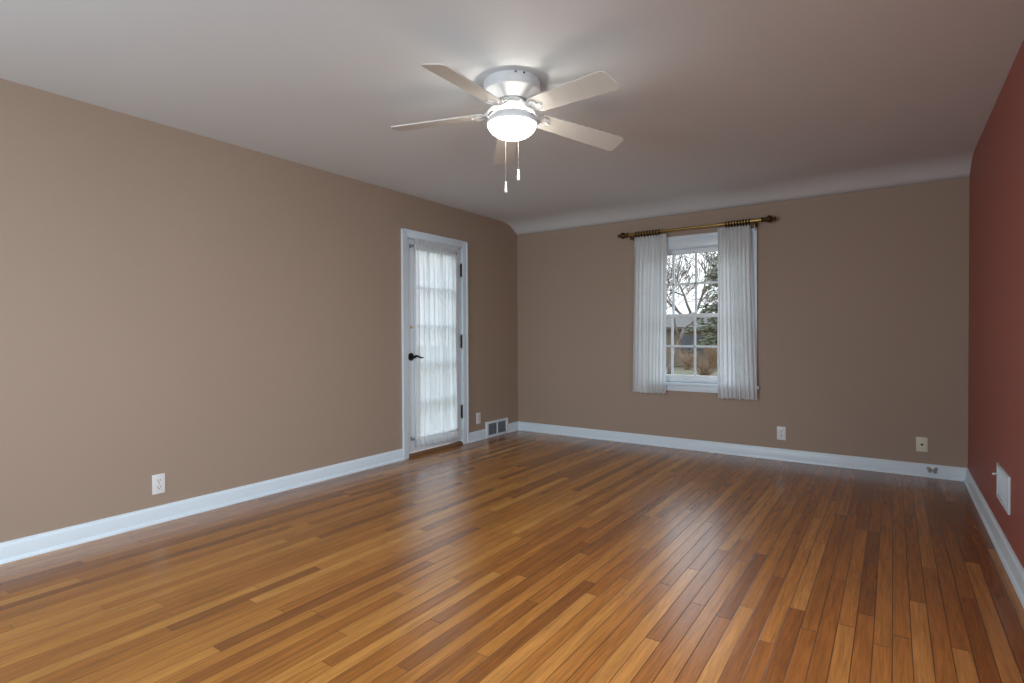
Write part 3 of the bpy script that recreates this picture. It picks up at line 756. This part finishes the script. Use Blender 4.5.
def bare_tree(name, loc, height, seed, label, mat='bark', depth=5, spread=0.55, r0=0.16, group=None, lean=0.0, rmin=0.02, first=0.24):
    r = random.Random(seed); wood = MB(); twig = MB()
    def grow(mb, p, d, ln, rad, lv):
        n = 4; pts = [p]; rads = [rad]; dd = d.copy()
        for i in range(n):
            dd = (dd + Vector((r.uniform(-1, 1), r.uniform(-1, 1), r.uniform(-0.4, 0.9))) * 0.13).normalized()
            pts.append(pts[-1] + dd * ln / n); rads.append(rad * (1 - 0.42 * (i + 1) / n))
        rads = [max(q, rmin) for q in rads]
        mb.tube(pts, rads, 7 if lv == 0 else (5 if lv < 3 else 3))
        if lv >= depth: return
        kids = 3
        for k in range(kids):
            j = r.choice((2, 3, 4)) if k else 4
            ax = dd.orthogonal().normalized(); ax.rotate(Matrix.Rotation(r.uniform(0, 2 * PI), 3, dd))
            nd = dd.copy(); nd.rotate(Matrix.Rotation(r.uniform(0.3, 1.0) * spread, 3, ax)); nd.z += 0.08; nd.normalize()
            grow(wood if lv + 1 < 3 else twig, pts[j], nd, ln * r.uniform(0.62, 0.82), rads[j] * r.uniform(0.6, 0.8), lv + 1)
    t = thing(name, label, 'tree', loc, group)
    grow(wood, Vector((0, 0, -0.1)), Vector((lean, 0, 1)).normalized(), height * first, r0, 0)
    wood.build('trunk', M[mat], t, smooth=True); twig.build('twigs', M[mat], t, smooth=True)
    return t
def evergreen(loc, height, rad, seed, label):
    r = random.Random(seed); t = thing('evergreen_tree', label, 'tree', loc)
    MB().tube([(0, 0, -0.1), (0.05, 0, height * 0.5), (0, 0.02, height)], [0.16, 0.10, 0.015], 8).build('trunk', M['bark'], t, smooth=True)
    fo = MB(); z = 1.6
    while z < height - 0.2:
        fr = 1 - z / height; n = 9
        for k in range(n):
            a = r.uniform(0, 2 * PI); L = rad * (fr ** 0.8) * r.uniform(0.6, 1.1) + 0.15; zz = z + r.uniform(-0.15, 0.15)
            for q in range(int(10 + L * 16)):
                s = r.uniform(0.12, 1.0); px = Vector((math.cos(a) * L * s, math.sin(a) * L * s, zz - 0.28 * L * s * s + 0.1 * s))
                px += Vector((r.gauss(0, 0.10), r.gauss(0, 0.10), r.gauss(0, 0.06)))
                d = Vector((math.cos(a) + r.uniform(-0.8, 0.8), math.sin(a) + r.uniform(-0.8, 0.8), r.uniform(-0.5, 0.3))).normalized()
                wd = d.orthogonal().normalized() * r.uniform(0.03, 0.06); ln = r.uniform(0.14, 0.30)
                fo.quad(px, px + d * ln * 0.5 + wd, px + d * ln, px + d * ln * 0.5 - wd)
        z += 0.27
    fo.build('foliage', M['needles'], t, recalc=False)
    return t
bare_tree('bare_tree', (-6.1, 17.5, GZ), 10, 3, 'bare grey tree nearest the window, left of the evergreen', depth=6, r0=0.075, lean=-0.25, spread=0.85, rmin=0.009, first=0.17)
bare_tree('bare_tree', (-8.9, 26.0, GZ), 12, 8, 'bare leafless tree leaning in front of the low house', depth=6, r0=0.12, lean=0.3, spread=0.85, rmin=0.013, first=0.2)
bare_tree('bare_tree', (-15.0, 24.0, GZ), 12, 13, 'bare tree at the left end of the view through the window', depth=6, r0=0.18, lean=0.15, spread=0.8, rmin=0.013)
bare_tree('bare_tree', (-13.6, 46.0, GZ), 16, 21, 'far bare tree rising behind the roof of the low house', depth=6, r0=0.3, spread=0.85)
bare_tree('bare_tree', (-3.0, 52.0, GZ), 17, 27, 'far bare tree rising behind the right end of the house', depth=6, r0=0.3, spread=0.85)
evergreen((-5.15, 22.0, GZ), 6.4, 1.5, 4, 'shaggy evergreen tree seen through the right panes')
# low house across the lawn
hs = thing('neighbor_house', 'low brown house with a grey roof across the lawn', 'house', (-11.0, 33.0, GZ))
x0, x1, d = -9.0, 14.0, 8.0
MB().box((x0, 0, 0), (x1, d, 2.3)).build('walls', M['siding'], hs)
rf = MB(); rf.prism([(-0.5, 2.22), (-0.5, 2.36), (d / 2, 3.15), (d + 0.5, 2.36), (d + 0.5, 2.22)], 'x', x0 - 0.5, x1 + 0.5)
rf.build('roof', M['roof'], hs)
for x in (-6.5, -2.7, 1.15, 5.2, 8.4, 11.6):
    wd = MB(); wd.box((x - 0.75, -0.06, 0.85), (x + 0.75, 0.02, 1.95)).build('window', M['siding'], hs)
    wp = MB(); wp.box((x - 0.66, -0.08, 0.93), (x - 0.04, -0.05, 1.87)).box((x + 0.04, -0.08, 0.93), (x + 0.66, -0.05, 1.87))
    wp.build('window_panes', M['darkglass'], hs)
dd = MB(); dd.box((2.6, -0.05, 0.1), (3.5, 0.02, 2.05)).build('house_door', M['cream'], hs)
def shrub(loc, h, rr, seed, label):
    r = random.Random(seed); t = thing('bare_shrub', label, 'shrub', loc, 'bare shrubs on the lawn'); mb = MB()
    for k in range(70):
        a = r.uniform(0, 2 * PI); L = h * r.uniform(0.6, 1.0); o = rr * r.uniform(0.2, 1.0)
        P = [Vector((0.1 * math.cos(a), 0.1 * math.sin(a), -0.08))]
        for i in range(1, 4): P.append(Vector((math.cos(a) * o * (i / 3) ** 1.3 + r.gauss(0, 0.04), math.sin(a) * o * (i / 3) ** 1.3 + r.gauss(0, 0.04), L * i / 3)))
        mb.tube(P, [0.014, 0.010, 0.007, 0.004], 4)
        for q in range(3):
            s = P[r.choice((1, 2, 3))]; mb.tube([s, s + Vector((r.gauss(0, 0.12), r.gauss(0, 0.12), r.uniform(0.1, 0.3)))], [0.006, 0.003], 3)
    mb.build('twigs', M['twig'], t); return t
shrub((-7.1, 29.5, GZ), 1.3, 0.9, 31, 'reddish bare shrub near the right of the house front')
shrub((-9.2, 30.0, GZ), 1.0, 0.8, 35, 'small bare shrub before the middle of the house front')
shrub((-11.4, 31.2, GZ), 1.5, 0.8, 41, 'upright bare shrub under the left part of the house front')
shrub((-8.2, 31.2, GZ), 1.7, 0.8, 44, 'tall bare shrub beside the house door')
shrub((-6.2, 22.5, GZ), 0.9, 0.7, 38, 'low bare shrub on the lawn below the evergreen')
